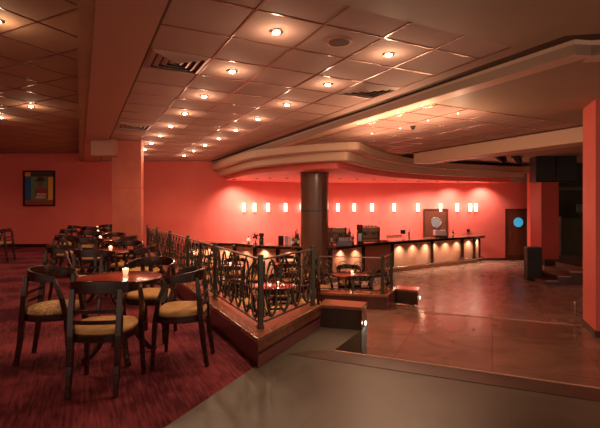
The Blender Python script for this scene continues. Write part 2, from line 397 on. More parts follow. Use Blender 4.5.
# second low wall
R0 = Vector((.25, 7.55)); R1 = Vector((1.48, 7.34)); R2 = Vector((1.80, 8.02))
Ro = [R0, R1, R2]; Ri = [R0+Vector((.03, .26)), R1+Vector((-.13, .30)), R2+Vector((-.25, .12))]
struct('wall_enclosure_far', ribbon(B(), Ro, Ri, L2, L1+.215), M['wood_maroon'])
struct('trim_19', ribbon(B(), [R0+Vector((0, -.02)), R1+Vector((.015, -.03)), R2+Vector((.02, 0))], Ri, L1+.215, L1+.26), M['wood_red'], bevel=.005)
struct('trim_20', ribbon(B(), [R1+Vector((.012, -.004)), R2+Vector((.012, -.004))], [R1, R2], L1, L1+.20), bpy.data.materials['rose_wood_plinth'])
b2 = [Vector((1.76, 7.86)), Vector((2.10, 7.70)), Vector((2.22, 8.02)), Vector((1.84, 8.2))]
struct('wall_block_far', prism(B(), b2, L1-.0, L1+.225), M['block'])
cc = sum(b2, Vector((0, 0)))/4
struct('trim_21', prism(B(), [cc+(p-cc)*1.03 for p in b2], L1+.225, L1+.262), M['wood_red'], bevel=.004)
# step lights on the end blocks
for (x, y, z, lb) in ((.752, 5.03, .05, 'small lit step light on the dark block at the near steps'), (2.165, 7.86, L1+.1, 'small lit step light on the dark block at the far steps')):
    t = thing('step_light', lb, 'light', (x, y, z), math.radians(-20), 'step lights on the end blocks')
    bm = B(); bmesh.ops.create_cone(bm, cap_ends=True, segments=16, radius1=.035, radius2=.035, depth=.02, matrix=Matrix.Rotation(PI/2, 4, 'Y')); obj('bezel', bm, M['steel'], t)
    obj('lens', blob(B(), Vector((.012, 0, 0)), .010, .024, .024, 10), M['led'], t, smooth=True)
    light('step_lamp', 'POINT', (.07, 0, 0), 1.0, size=.02, parent=t)

# ------------------------------------------------------------------ wrought iron railings
def spiral(c, r0, r1, a0, a1, n=14):
    return [(c[0]+(r0+(r1-r0)*k/n)*math.cos(a0+(a1-a0)*k/n), c[1]+(r0+(r1-r0)*k/n)*math.sin(a0+(a1-a0)*k/n)) for k in range(n+1)]
def scroll_bay(P, Q, z0, z1, name, root, style=0, leaf=True):
    d = (Q-P); L = d.length; d = d/L; bm = B(); H = z1-z0; N = Vector((-d.y, d.x))
    def put(c2, r=.009):
        pts = [Vector((P.x+d.x*s, P.y+d.y*s, z0+z)) for s, z in c2]
        sweep(bm, pts, r*1.7, r*1.7, n=5, up=Vector((N.x, N.y, 0)))
    def lf(s, z, a, k=1):
        m = Matrix(((d.x, N.x, 0, 0), (d.y, N.y, 0, 0), (0, 0, 1, 0), (0, 0, 0, 1))) @ Matrix.Rotation(a, 4, 'Y')
        blob(bm, Vector((P.x+d.x*s, P.y+d.y*s, z0+z)), .026*k, .007, .011*k, 6, m)
    if style == 0:
        n = max(2, round(L/.26)); w = L/n
        for i in range(n):
            s0 = i*w; c = s0+w/2; f = 1 if i % 2 else -1
            # tall S scroll
            put([(c+w*.40*math.sin(a), H*.5-H*.47*math.cos(a)) for a in [2*PI*k/24 for k in range(25)]])
            put([(c+f*w*.30*math.sin(2*PI*t)*(1-.3*t), H*(.04+.92*t)) for t in [k/18 for k in range(19)]], .007)
            put(spiral((c+f*w*.18, H*.27), w*.26, w*.05, -PI/2, 3.0*PI/2), .007)
            put(spiral((c-f*w*.18, H*.73), w*.26, w*.05, PI/2, 5.0*PI/2), .007)
            # lower half ring and upper half ring
            put([(s0+w*t, H*.20*(1-math.sin(PI*t))+.006) for t in [k/10 for k in range(11)]], .008)
            put([(s0+w*(t-.5)*1.0 if (s0+w*(t-.5)) > 0 else 0, H-.006-H*.26*(math.sin(PI*t))) for t in [k/10 for k in range(11)]], .007)
            if leaf:
                lf(c+f*w*.2, H*.5, .8*f); lf(c-f*w*.2, H*.48, -.8*f); lf(c, H*.62, 1.2); lf(c+f*w*.05, H*.33, -1.1)
    else:
        n = max(2, round(L/.27)); w = L/n; R = w*.5
        for i in range(n):
            c = (i+.5)*w
            for zc, f in ((H*.74, 1), (H*.28, -1)):
                if style == 2 and zc > H*.5 and False: continue
                put(spiral((c, zc), R*.95, R*.25, f*PI*.9, f*PI*.9+f*2.9*PI, 20), .007)
                lf(c, zc, .6, 1.3); lf(c+R*.2, zc-R*.2, -.7, 1.2)
            lf(c+R*.8, H*.5, 1.0, 1.1)
    return obj(name, bm, M['iron'], root, smooth=True)
def post(root, p, z0, z1, s=.045):
    bm = B(); box(bm, -s/2, s/2, -s/2, s/2, 0, z1-z0)
    box(bm, -s*.62, s*.62, -s*.62, s*.62, 0, .03); box(bm, -s*.58, s*.58, -s*.58, s*.58, z1-z0-.012, z1-z0)
    o = obj('post', bm, M['iron'], root, bevel=.004); o.location = (p.x, p.y, z0); o.rotation_euler = (0, 0, math.radians(26)); return o
def railing(label, pts, z0, z1, style):
    root = thing('iron_railing', label, 'railing', (0, 0, 0))
    for p in pts: post(root, p, z0, z1)
    for a, b in zip(pts, pts[1:]):
        d = (b-a).normalized()*.02
        obj('top_rail', sweep(B(), [(*(a+d), z1-.045), (*(b-d), z1-.045)], .028, .016), M['iron_light'], root)
        obj('bottom_rail', sweep(B(), [(*(a+d), z0+.05), (*(b-d), z0+.05)], .02, .016), M['iron'], root)
        scroll_bay(a+d, b-d, z0+.058, z1-.053, 'scrollwork', root, style)
    return root
cp = Oa[1]+bis*(.125/math.sin(math.radians(26.2)))
far_end = Vector((lineX(10.9)+.13, 10.95))
lp = [cp+(far_end-cp)*(k/5) for k in range(6)]
railing('long wrought iron railing with scrollwork, on the red wooden low wall beside the carpet', lp, .26, .95, 0)
fe = Oa[2]+n_front*.07-Vector((.43, .9))*.05
railing('short wrought iron railing angled from the nearest corner, above the stone floor', [cp+(fe-cp).normalized()*.05, fe], .26, .95, 0)
# the corner post belongs to the long railing: remove the doubled one
rr = [o for o in bpy.data.objects if o.name.startswith('iron_railing')][-1]
dp = [c for c in rr.children if c.name.startswith('post')][0]; bpy.data.objects.remove(dp)
q0_ = R0+Vector((.08, .12)); q1_ = R1+Vector((-.06, .10)); q2_ = R2+Vector((-.11, .0))
railing('low wrought iron railing with round floral scrolls, nearest to the bar', [q0_, q1_, q2_], L1+.26, L1+.26+.66, 1)

# ------------------------------------------------------------------ big round column
colc = Vector((.40, 11.95))
t = thing('round_column', 'thick round brown marble column with thin metal band, standing in front of the bar', 'column', (colc.x, colc.y, L2))
obj('shaft', lathe(B(), [(.40, 0), (.42, .12), (.39, .15), (.39, 2.34-L2-.06), (.405, 2.34-L2-.05), (.405, 2.34-L2)], 48), M['column'], t, smooth='angle')
obj('metal_band', lathe(B(), [(.389, 0), (.405, .004), (.405, .04), (.389, .044)], 48, (0, 0, 1.28-L2)), M['iron'], t, smooth='angle')

# ------------------------------------------------------------------ bar counter
BE = [(186, 13.0), (212, 13.0), (235, 12.9), (250, 12.45), (265, 12.15), (285, 11.9), (304, 11.75), (330, 11.75), (345, 12.0), (361, 12.6), (376, 13.1), (391, 13.5), (410, 14.0), (430, 14.6), (450, 15.2), (467, 15.7), (478, 16.05), (484, 16.35)]
be = spline([atY(p, y) for p, y in BE], 6)
be = [Vector((p[0], p[1])) for p in be]+[Vector((7.12, 16.62)), Vector((7.12, 16.88))]
BT = .32
bar = thing('bar_counter', 'long curved bar counter with lit onyx front panels and dark wooden top', 'bar counter', (0, 0, L2))
def barpart(name, bm, m, **k):
    o = obj(name, bm, m, bar, **k); o.location.z = -L2; return o
bi = offset(be, .62)
for i in (-1, -2): bi[i] = Vector((min(bi[i].x, 6.3), 16.85))
barpart('countertop', ribbon(B(), be, bi, BT-.06, BT), M['wood_red'], bevel=.01)
barpart('counter_edge', ribbon(B(), offset(be, -.012), offset(be, .02), BT-.085, BT-.02), M['wood'])
fo = offset(be, .22); fi = offset(be, .50)
def resample(P, step):
    L = [0]
    for a, b in zip(P, P[1:]): L.append(L[-1]+(b-a).length)
    n = max(1, int(L[-1]/step)); out = []
    for k in range(n+1):
        s = L[-1]*k/n
        for i in range(len(P)-1):
            if L[i] <= s <= L[i+1]+1e-9:
                out.append(P[i]+(P[i+1]-P[i])*((s-L[i])/max(1e-9, L[i+1]-L[i]))); break
    return out
def pxof(p): return 300+F*p.x/p.y
breaks = [186, 200, 216, 235, 255, 278, 300, 330, 362, 391, 430, 461, 474, 482]
for i, (x0, x1) in enumerate(zip(breaks, breaks[1:])):
    idx = [k for k, p in enumerate(fo) if x0-2 <= pxof(p) <= x1+2 and k < len(fo)-1]
    if len(idx) < 2: continue
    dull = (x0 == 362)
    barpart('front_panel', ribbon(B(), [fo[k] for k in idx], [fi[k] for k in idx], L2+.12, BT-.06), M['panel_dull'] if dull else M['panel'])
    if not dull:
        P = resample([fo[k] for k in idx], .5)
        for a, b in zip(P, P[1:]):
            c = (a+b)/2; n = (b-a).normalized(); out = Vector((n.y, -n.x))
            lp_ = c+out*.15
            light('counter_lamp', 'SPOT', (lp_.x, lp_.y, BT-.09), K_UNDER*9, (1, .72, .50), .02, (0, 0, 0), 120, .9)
for x0 in breaks:
    k = min(range(len(fo)), key=lambda k: abs(pxof(fo[k])-x0))
    p = fo[k]; t_ = (fo[min(k+1, len(fo)-1)]-fo[max(k-1, 0)]).normalized(); nn = Vector((t_.y, -t_.x))
    barpart('pilaster', prism(B(), [p-t_*.05-nn*.02, p+t_*.05-nn*.02, p+t_*.05+nn*.05, p-t_*.05+nn*.05], L2+.12, BT-.085), M['wood'])
barpart('plinth', ribbon(B(), offset(be, .17), offset(be, .5), L2, L2+.12), M['wood_red'])
barpart('foot_rail', sweep(B(), [(*p, L2+.17) for p in offset(be, .06)], .045, .045, n=8), M['steel'], smooth=True)

# back counter shelf against the wall is hidden; items stand on the bar top
def onbar(px, back=.3):
    k = min(range(len(be)), key=lambda k: abs(pxof(be[k])-px)); Y = be[k].y+back
    return atY(px, Y, BT)
def bottle(px, back, h, m, label, cap='black', r=.036):
    p = onbar(px, back); t = thing('bottle', label, 'bottle', p, 0, 'bottles on the bar')
    obj('body', lathe(B(), [(r*.9, 0), (r, .01), (r, h*.55), (r*.9, h*.63), (r*.38, h*.74), (r*.34, h*.95)], 14), M[m], t, smooth='angle')
    obj('cap', lathe(B(), [(r*.42, h*.95), (r*.42, h)], 10), M[cap], t)
    obj('paper_label', lathe(B(), [(r*1.02, h*.2), (r*1.02, h*.45)], 14, caps=False), M['white'], t)
places = ['green bottle with pale paper band, first left of the column', 'tall amber bottle beside the column on its left', 'dark green bottle touching the left edge of the column', 'slim amber bottle second from the column']
for (px, bk, h, m), lb in zip([(293, .25, .30, 'green_bottle'), (295.5, .35, .40, 'brown_bottle'), (298.5, .22, .34, 'green_bottle'), (297, .45, .46, 'brown_bottle')],
    ['short green bottle by the cream carton, left of the round column', 'amber bottle in the middle of the cluster left of the round column', 'green bottle closest to the left edge of the round column', 'tallest amber bottle at the back of the cluster left of the round column']):
    bottle(px, bk, h, m, lb)
for (px, bk, h, m), lb in zip([(331.5, .25, .50, 'brown_bottle'), (349.5, .25, .48, 'brown_bottle'), (348, .75, .42, 'green_bottle'), (350.5, .5, .36, 'brown_bottle'), (353, .45, .30, 'brown_bottle'), (453, .4, .26, 'green_bottle')],
    ['tall amber bottle just right of the round column', 'second amber bottle right of the round column', 'green bottle behind the blue grey till on the bar', 'amber bottle right of the blue grey till on the bar', 'short amber bottle left of the espresso machine on the bar', 'lone green bottle near the right end of the bar']):
    bottle(px, bk, h, m, lb)
# carton row
for px, w, h, m, nm, lb in ((281, .15, .26, 'wood', 'menu_box', 'dark brown box on the bar left of the lilac carton'), (286.5, .10, .25, 'lilac', 'carton', 'lilac carton on the bar between dark box and cream carton'), (290, .07, .24, 'white', 'carton', 'narrow cream carton on the bar beside the bottles')):
    p = onbar(px, .3); t = thing(nm, lb, 'box', p)
    obj('body', box(B(), -w/2, w/2, -.06, .06, 0, h), M[m], t, bevel=.008)
    obj('lid', box(B(), -w/2-.004, w/2+.004, -.064, .064, h-.02, h+.008), M[m], t)
# round fan and small lamp at the left
t = thing('desk_fan', 'small round desk fan standing on the left part of the bar', 'fan', onbar(255.5, .3))
obj('base', lathe(B(), [(.07, 0), (.07, .015), (.02, .03), (.015, .10)], 16), M['black'], t)
bm = B()
for r in (.13, .09, .045): sweep(bm, [(r*math.cos(a), 0, .22+r*math.sin(a)) for a in [2*PI*k/20 for k in range(21)]], .008, .008, n=5, up=Vector((0, 1, 0)))
for k in range(12): a = 2*PI*k/12; sweep(bm, [(0, -.01, .22), (.13*math.cos(a), 0, .22+.13*math.sin(a))], .004, .004)
obj('cage', bm, M['iron'], t)
bm = B()
for k in range(4): blob(bm, Vector((.055*math.cos(k*PI/2+.5), .015, .22+.055*math.sin(k*PI/2+.5))), .045, .006, .03, 8, Matrix.Rotation(-(k*PI/2+.5), 4, 'Y'))
obj('blades', bm, M['black'], t, smooth=True)
obj('motor', blob(B(), Vector((0, .03, .22)), .035, .05, .035, 10), M['black'], t, smooth=True)
t = thing('coffee_grinder', 'black coffee grinder on the bar beside the round fan', 'grinder', onbar(261.5, .3))
obj('body', prism(B(), [(-.06, -.07), (.06, -.07), (.06, .07), (-.06, .07)], 0, .2), M['black'], t, bevel=.015)
obj('hopper', lathe(B(), [(.04, .2), (.07, .24), (.075, .31), (.06, .33)], 16), M['brown_bottle'], t, smooth='angle')
obj('spout', box(B(), -.02, .02, -.12, -.07, .12, .16), M['steel'], t)
t = thing('bar_lamp', 'tiny lit lamp with pale shade at the left of the bar top', 'lamp', onbar(248.5, .3))
obj('base', lathe(B(), [(.045, 0), (.045, .015), (.01, .03), (.01, .1)], 14), M['black'], t)
obj('lamp_shade', lathe(B(), [(.055, .08), (.055, .11), (.028, .17)], 14), M['wax'], t)
obj('finial', blob(B(), Vector((0, 0, .19)), .022, .022, .03), M['black'], t)
# till
t = thing('cash_register', 'blue grey cash till right of the round column on the bar', 'cash register', onbar(343.5, .18))
obj('body', prism(B(), [(-.2, -.15), (.2, -.15), (.2, .15), (-.2, .15)], 0, .1), M['blue_grey'], t, bevel=.01)
bm = B(); box(bm, -.17, .17, -.1, .12, .1, .24)
for v in bm.verts:
    if v.co.z > .2 and v.co.y < 0: v.co.y += .12
obj('keyboard', bm, M['blue_grey'], t, bevel=.01)
bm = B()
for i in range(5):
    for j in range(3): box(bm, -.13+i*.055, -.09+i*.055, -.09+j*.035, -.07+j*.035, .125+j*.035, .15+j*.035)
k_ = obj('keys', bm, M['white'], t); k_['kind'] = 'stuff'
# espresso machine
def espresso(px, bk, s, label):
    t = thing('espresso_machine', label, 'coffee machine', onbar(px, bk)); t.scale = (s, s, s)
    bm = B(); box(bm, -.28, .28, -.2, .2, .03, .13); box(bm, -.28, .28, .02, .2, .13, .42); box(bm, -.28, .28, -.18, .2, .36, .50); obj('body', bm, M['brass'], t, bevel=.015)
    obj('side_panel', box(B(), -.31, -.26, -.2, .2, .02, .52), M['wood'], t, bevel=.01); obj('side_panel', box(B(), .26, .31, -.2, .2, .02, .52), M['wood'], t, bevel=.01)
    for x in (-.13, .13):
        g = obj('group_head', lathe(B(), [(.035, .27), (.045, .30), (.045, .36)], 14, (x, -.1, 0)), M['steel'], t, smooth='angle')
        obj('handle', sweep(B(), [(x, -.12, .285), (x, -.27, .265)], .028, .028, n=8), M['black'], g)
    obj('cup_rail', sweep(B(), [(-.27, -.17, .54), (.27, -.17, .54)], .012, .012, n=6), M['steel'], t)
    for x in (-.24, .24): obj('foot', lathe(B(), [(.02, 0), (.02, .03)], 10, (x, -.15, 0)), M['black'], t); obj('foot', lathe(B(), [(.02, 0), (.02, .03)], 10, (x, .15, 0)), M['black'], t)
    obj('tray', box(B(), -.26, .26, -.24, -.0, .0+.03, .05), M['black'], t)
espresso(369.5, .3, .92, 'steel espresso machine with wooden sides, centre of the bar')
espresso(336, .75, .95, 'second espresso machine half hidden behind the round column and till')
# cups stacked on the machines
def cup(loc, label, h=.06, r=.035, m='white', grp='cups stacked on the espresso machine'):
    t = thing('cup', label, 'cup', loc, 0, grp)
    obj('body', lathe(B(), [(r*.55, 0), (r*.9, h*.5), (r, h), (r*.9, h), (r*.75, h*.5), (r*.4, .008)], 14), M[m], t, smooth='angle')
    obj('handle', sweep(B(), [(r*.85, 0, h*.8), (r*1.4, 0, h*.7), (r*1.4, 0, h*.4), (r*.75, 0, h*.3)], .008, .008, n=5), M[m], t)
pe = onbar(369.5, .3)
for i in range(5): cup((pe.x-.2+i*.095, pe.y, BT+.462), 'white coffee cup in the row on top of the central espresso machine')
t = thing('coffee_grinder', 'dark coffee grinder with glass hopper left of the central espresso machine', 'grinder', onbar(359.5, .3))
obj('body', prism(B(), [(-.08, -.08), (.08, -.08), (.08, .08), (-.08, .08)], 0, .36), M['wood'], t, bevel=.012)
obj('hopper', lathe(B(), [(.05, .36), (.085, .42), (.085, .54), (.07, .56)], 16), M['brown_bottle'], t, smooth='angle')
obj('front_plate', box(B(), -.05, .05, -.09, -.08, .08, .3), M['steel'], t)
t = thing('serving_tray', 'flat red tray lying on the bar right of the espresso machine', 'tray', onbar(383, .25))
obj('base', box(B(), -.14, .14, -.1, .1, 0, .012), M['red'], t); obj('rim', ribbon(B(), [Vector(p) for p in ((-.15, -.11), (.15, -.11), (.15, .11), (-.15, .11), (-.15, -.1))], [Vector(p) for p in ((-.135, -.095), (.135, -.095), (.135, .095), (-.135, .095), (-.135, -.094))], 0, .035), M['red'], t)
# glasses row
for i in range(7):
    px = 387.5+i*2.2
    t = thing('wine_glass', 'clear glass in the row standing on the bar between red tray and small monitor', 'glass', onbar(px, .22+.06*(i % 2)), 0, 'glasses on the bar')
    obj('bowl', lathe(B(), [(.008, .08), (.03, .10), (.036, .14), (.03, .18), (.028, .18), (.032, .14), (.026, .105), (.004, .09)], 12), M['glass'], t, smooth=True)
    obj('stem', lathe(B(), [(.032, 0), (.03, .004), (.005, .01), (.005, .082)], 12), M['glass'], t, smooth='angle')
t = thing('bar_monitor', 'little black monitor on a stalk on the bar, right of the glasses', 'monitor', onbar(403, .3))
obj('screen', box(B(), -.08, .08, -.015, .015, .2, .33), M['black'], t, bevel=.006); obj('stalk', sweep(B(), [(0, .0, .01), (0, 0, .21)], .02, .02, n=8), M['black'], t); obj('base', lathe(B(), [(.06, 0), (.06, .012)], 16), M['black'], t)
t = thing('beer_tap', 'chrome beer tap tower on the bar right of the little monitor', 'beer tap', onbar(409, .3))
obj('tower', lathe(B(), [(.05, 0), (.03, .02), (.03, .2), (.045, .22), (.03, .26)], 16), M['steel'], t, smooth='angle')
obj('spout', sweep(B(), [(0, -.02, .18), (0, -.1, .18), (0, -.12, .13)], .02, .02, n=8), M['steel'], t); obj('handle', sweep(B(), [(0, -.05, .2), (0, -.06, .34)], .02, .03, n=8), M['black'], t)
t = thing('cash_register', 'pale cash till with dark base in front of the bar door', 'cash register', onbar(440, .35))
bm = B(); box(bm, -.2, .2, -.15, .15, .08, .26)
for v in bm.verts:
    if v.co.z > .2 and v.co.y < 0: v.co.y += .1
obj('body', bm, mat('pale_pink_plastic', (.55, .38, .36), .5), t, bevel=.012); obj('drawer', box(B(), -.22, .22, -.18, .17, 0, .08), M['black'], t)
obj('display', box(B(), -.1, .02, .03, .06, .26, .34), M['blue_grey'], t)
t = thing('phone_box', 'small dark square wall telephone above the right end of the bar', 'telephone', Vector((atY(468, 17).x, 16.97, .42)))
obj('body', box(B(), -.05, .05, -.03, .03, 0, .12), M['black'], t, bevel=.008); obj('handset', sweep(B(), [(-.03, -.045, .015), (-.035, -.055, .06), (-.03, -.045, .105)], .03, .025), M['black'], t)

# ------------------------------------------------------------------ sconces on the bar wall
sc = [244, 254.6, 268.3, 285.7, 301.5, 338, 354.2, 372, 394, 417.7, 440.3, 457, 470, 475.6]
names = ['first wall light from the left, above the bar', 'second wall light from the left', 'third wall light from the left', 'fourth wall light, left of the round column', 'wall light half hidden at the left edge of the round column', 'wall light first right of the round column', 'wall light second right of the round column', 'wall light above the central espresso machine', 'wall light above the row of glasses', 'wall light left of the bar door', 'wall light right over the bar door', 'wall light just right of the bar door', 'left one of the close pair of wall lights at the right', 'rightmost wall light, right one of the close pair']
first = None
for px, nm in zip(sc, names):
    Y = 17
    for _ in range(5): Y = wallY((px-300)*Y/F)
    X = (px-300)*Y/F
    lb = 'small upright glowing sconce, '+nm
    if first is None:
        t = first = thing('wall_sconce', lb, 'wall light', (X, Y, 0), 0, 'sconces along the bar wall')
        bm = B(); prism(bm, [(.055*math.cos(a), -.02-.07*math.sin(a)) for a in [PI*k/8 for k in range(9)]][::-1], 1.225, 1.54); obj('shade', bm, M['glow'], t, smooth='angle')
        obj('back_plate', box(B(), -.05, .05, -.022, 0, 1.205, 1.56), M['steel'], t)
    else: t = dup(first, (X, Y, 0), 0, lb)
    light('sconce_lamp', 'POINT', (X, Y-.2, 1.4), K_SCONCE, (1, .74, .58), .08)

# recessed spots under canopy
k = 0; light('canopy_lamp', 'SPOT', (-1.9, 14.6, 2.29), K_BARDOWN*.8, (1, .75, .60), .05, (.25, 0, 0), 130, .9)
for px, Y in ((234, 14.5), (257, 14.2), (270, 14.0), (287, 14.0), (340, 14.3), (357, 14.5), (374, 14.8), (395, 15.2), (418, 15.6), (437, 15.8), (458, 16.1), (490, 16.2)):
    p = atY(px, Y, 2.34); k += 1
    t = thing('canopy_spot', 'small dark recessed spotlight under the bar canopy, %s' % ['leftmost', 'second from left', 'third from left', 'fourth, left of the column', 'first right of the column', 'second right of the column', 'above the espresso machine', 'above the glasses', 'left of the bar door', 'over the bar door', 'right of the bar door', 'nearest the far door'][k-1], 'spotlight', p, 0, 'spotlights under the bar canopy')
    obj('ring', lathe(B(), [(.055, 0), (.055, -.012), (.04, -.015), (.04, 0)], 16), M['black'], t)
    obj('lens', lathe(B(), [(.04, -.002), (.03, -.012)], 14), M['brown_bottle'], t)
    light('canopy_lamp', 'SPOT', (p.x, p.y+.3, 2.29), K_BARDOWN, (1, .75, .60), .05, (.25, 0, 0), 130, .9)

# ------------------------------------------------------------------ doors
def door(px0, px1, Y, label, n, glassm, zt=1.33):
    x0, x1 = (px0-300)*Y/F, (px1-300)*Y/F; w = x1-x0
    root = struct('door_%d' % n, box(B(), .06, w-.06, -.05, 0, L2+.01, zt-.06), M['door']); root.location = (x0, Y, 0)
    bm = B(); box(bm, 0, .06, -.07, 0, L2, zt); box(bm, w-.06, w, -.07, 0, L2, zt); box(bm, .06, w-.06, -.07, 0, zt-.06, zt); obj('frame', bm, M['door_frame'], root)
    cx = w*.52; cz = L2+1.5; rot = Matrix.Rotation(PI/2, 4, 'X')
    bm = B(); bmesh.ops.create_cone(bm, cap_ends=True, segments=32, radius1=.19, radius2=.19, depth=.02, matrix=Matrix.Translation((cx, -.055, cz)) @ rot); obj('porthole_glass', bm, glassm, root)
    bm = B(); sweep(bm, [(cx+.2*math.cos(a), -.06, cz+.2*math.sin(a)) for a in [2*PI*k/32 for k in range(33)]], .03, .03, n=6, up=Vector((0, 1, 0))); obj('porthole_ring', bm, M['steel'] if n == 1 else M['door_frame'], root, smooth=True)
    obj('handle', sweep(B(), [(.14, -.09, L2+.95), (.14, -.09, L2+1.15)], .02, .02, n=8), M['steel'], root)
    obj('kick_plate', box(B(), .08, w-.08, -.056, -.05, L2+.03, L2+.22), M['door_frame'], root)
door(423, 447.5, 17.0, '', 1, M['pale_glass'])
door(505, 529, 17.0, '', 2, M['blue_glass'])

# ------------------------------------------------------------------ stage side at the right
SG = -.23
struct('floor_stage', prism(B(), [(7.56, 13.35), (12.8, 11.2), (12.8, 15.6), (8.8, 15.6)], L2, SG), M['wall_dark'])
xa = (542-300)*12.9/F
struct('wall_stage_pier', box(B(), (542-300)*13.5/F-.02, (542-300)*13.5/F+.52, 13.5, 14.1, SG-.03, 2.18), mat('deep_red_paint', (.50, .05, .03), .55, noise=(1.5, (.42, .05, .03), 1)))
# black PA cabinets mounted above
for x0, x1, Y, lb in ((536, 555, 13.4, 'left one of two big black loudspeakers mounted high beside the stage'), (557, 577, 13.4, 'right one of two big black loudspeakers mounted high beside the stage')):
    a, b = (x0-300)*Y/F, (x1-300)*Y/F; w = b-a
    t = thing('loudspeaker', lb, 'loudspeaker', (a, Y, 2.19), 0, 'loudspeakers high beside the stage')
    bm = B(); prism(bm, [(0, 0), (w, 0), (w-.06, .5), (.06, .5)], 0, .80); obj('cabinet', bm, M['black'], t, bevel=.015)
    obj('grille', box(B(), .03, w-.03, -.012, 0, .03, .77), M['grey'], t)
    obj('bracket', box(B(), w/2-.03, w/2+.03, .12, .3, .78, .80+.0), M['steel'], t)
# theatre lamps
def spotlamp(px, py, Y, tilt, lb):
    z = EYE+(HY-py)*Y/F; p = atY(px, Y, z)
    t = thing('stage_spotlight', lb, 'stage light', p, 0, 'stage lamps under the beam'); 
    h = 2.98-z
    obj('hanger', sweep(B(), [(0, .05, h), (0, .05, .14)], .02, .02, n=6), M['black'], t)
    bm = B(); bmesh.ops.create_cone(bm, cap_ends=True, segments=16, radius1=.15, radius2=.10, depth=.34, matrix=Matrix.Rotation(tilt, 4, 'X') @ Matrix.Rotation(.3, 4, 'Y')); obj('housing', bm, M['black'], t, smooth='angle')
    obj('yoke', sweep(B(), [(-.17, 0, 0), (-.17, .03, .15), (.17, .03, .15), (.17, 0, 0)], .015, .03), M['black'], t)
spotlamp(501, 158, 13.6, 2.4, 'small dark stage lamp hanging left, near the end of the canopy')
spotlamp(517, 158, 13.4, 2.9, 'dark stage lamp hanging right, beside the loudspeakers')
# subwoofer cabinet on floor
Y = 12.3; a, b = (527.5-300)*Y/F, (542.5-300)*Y/F
t = thing('floor_loudspeaker', 'tall black floor loudspeaker cabinet standing right of the far door', 'loudspeaker', (a, Y, L2))
obj('cabinet', box(B(), 0, b-a, 0, .2, 0, .94), M['black'], t, bevel=.012); obj('grille', box(B(), .03, b-a-.03, -.01, 0, .04, .88), M['grey'], t)
obj('top_lid', box(B(), -.01, b-a+.01, -.01, .21, .94, .96), M['wood_maroon'], t)
# stage steps
for i, (px, py) in enumerate(((546, 281), (558, 275.5), (570, 269.5), (581, 264))):
    pass
stt = thing('stage_steps', 'dark flight of four steps with pale nosings climbing right to the stage', 'steps', (0, 0, L2))
for i in range(4):
    Y = 11.6; x0 = (546+i*12-300)*Y/F; zt = .12*(i+1)
    s = obj('step', box(B(), x0, x0+.34+(.7 if i == 3 else 0), Y, Y+1.2, 0, zt), M['wood_maroon'], stt)
    obj('nosing', box(B(), x0-.008, x0+.34, Y-.012, Y+.015, zt-.018, zt+.004), M['duct'], s)
t = thing('control_desk', 'dark control booth with small pale screen behind the stage steps', 'booth', (0, 0, SG))
x0 = (561-300)*14.5/F
obj('cabinet', box(B(), x0, x0+1.6, 14.5, 15.3, 0, 1.25), M['wall_dark'], t); obj('desk_top', box(B(), x0-.03, x0+1.63, 14.45, 15.33, 1.25, 1.29), M['black'], t)
obj('screen', box(B(), (577-300)*14.8/F, (583-300)*14.8/F+.1, 14.8, 14.84, 1.45, 1.72), mat('dim_screen', (.15, .13, .1), .4), t)
obj('screen_stand', box(B(), (580-300)*14.8/F, (581-300)*14.8/F+.02, 14.8, 14.85, 1.29, 1.45), M['black'], t)
struct('trim_22', box(B(), (560-300)*15.5/F, 12.8, 15.5, 15.6, 2.0, 2.12), mat('pale_green_trim', (.12, .12, .075), .6))
# small steel bollard light at the foreground pier
t = thing('floor_spike_lamp', 'small shiny steel lamp post beside the right pier at the step edge', 'lamp', un(575, 324, L1))
obj('stem', lathe(B(), [(.035, 0), (.035, .01), (.012, .02), (.012, .30)], 12), M['steel'], t, smooth='angle')
obj('lamp_head', blob(B(), Vector((0, 0, .31)), .022, .022, .04), M['steel'], t, smooth=True)

# ------------------------------------------------------------------ painting on left wall
x0, x1, Y = (24-300)*15.1/F, (55.5-300)*15.1/F, 15.04; w = x1-x0; h = 1.24; zb = 1.43
t = thing('framed_poster', 'framed poster with blue, green and yellow blocks and dark hatted figure on the red wall', 'picture', (x0, Y, zb))
bm = B(); box(bm, 0, w, 0, .05, 0, .05); box(bm, 0, w, 0, .05, h-.05, h); box(bm, 0, .05, 0, .05, .05, h-.05); box(bm, w-.05, w, 0, .05, .05, h-.05); obj('frame', bm, M['wood'], t)
bm = B(); ms = [mat('paint_'+n, tuple(min(.9, v*1.8) for v in c), .6) for n, c in (('brown', (.13, .06, .03)), ('blue', (.02, .07, .16)), ('green', (.08, .14, .08)), ('yellow', (.50, .24, .03)), ('orange', (.5, .17, .03)), ('dark', (.03, .02, .015)), ('pale', (.35, .25, .18)), ('red', (.2, .03, .02)))]
def blk(x0, x1, z0, z1, mi, y=.03): box(bm, x0*w, x1*w, y, .045, z0*h, z1*h, mi)
blk(.04, .96, .04, .96, 0); blk(.05, .24, .17, .82, 1, .028); blk(.24, .78, .17, .82, 2, .028); blk(.76, .95, .17, .82, 3, .028); blk(.05, .22, .84, .95, 4, .028); blk(.24, .95, .84, .95, 5, .028); blk(.05, .95, .05, .16, 7, .028)
blk(.36, .78, .22, .50, 7, .026); blk(.42, .72, .30, .36, 6, .024); blk(.40, .70, .22, .28, 6, .024)
blob(bm, Vector((.55*w, .024, .62*h)), .10, .004, .13, 10)
for f in bm.faces:
    if len(f.verts) == 3 or f.calc_area() < .002: f.material_index = max(f.material_index, 0)
obj('canvas', bm, ms, t)
bm = B(); prism(bm, [(0, 0), (1, 0), (1, 1), (0, 1)], 0, .001); bm.clear()
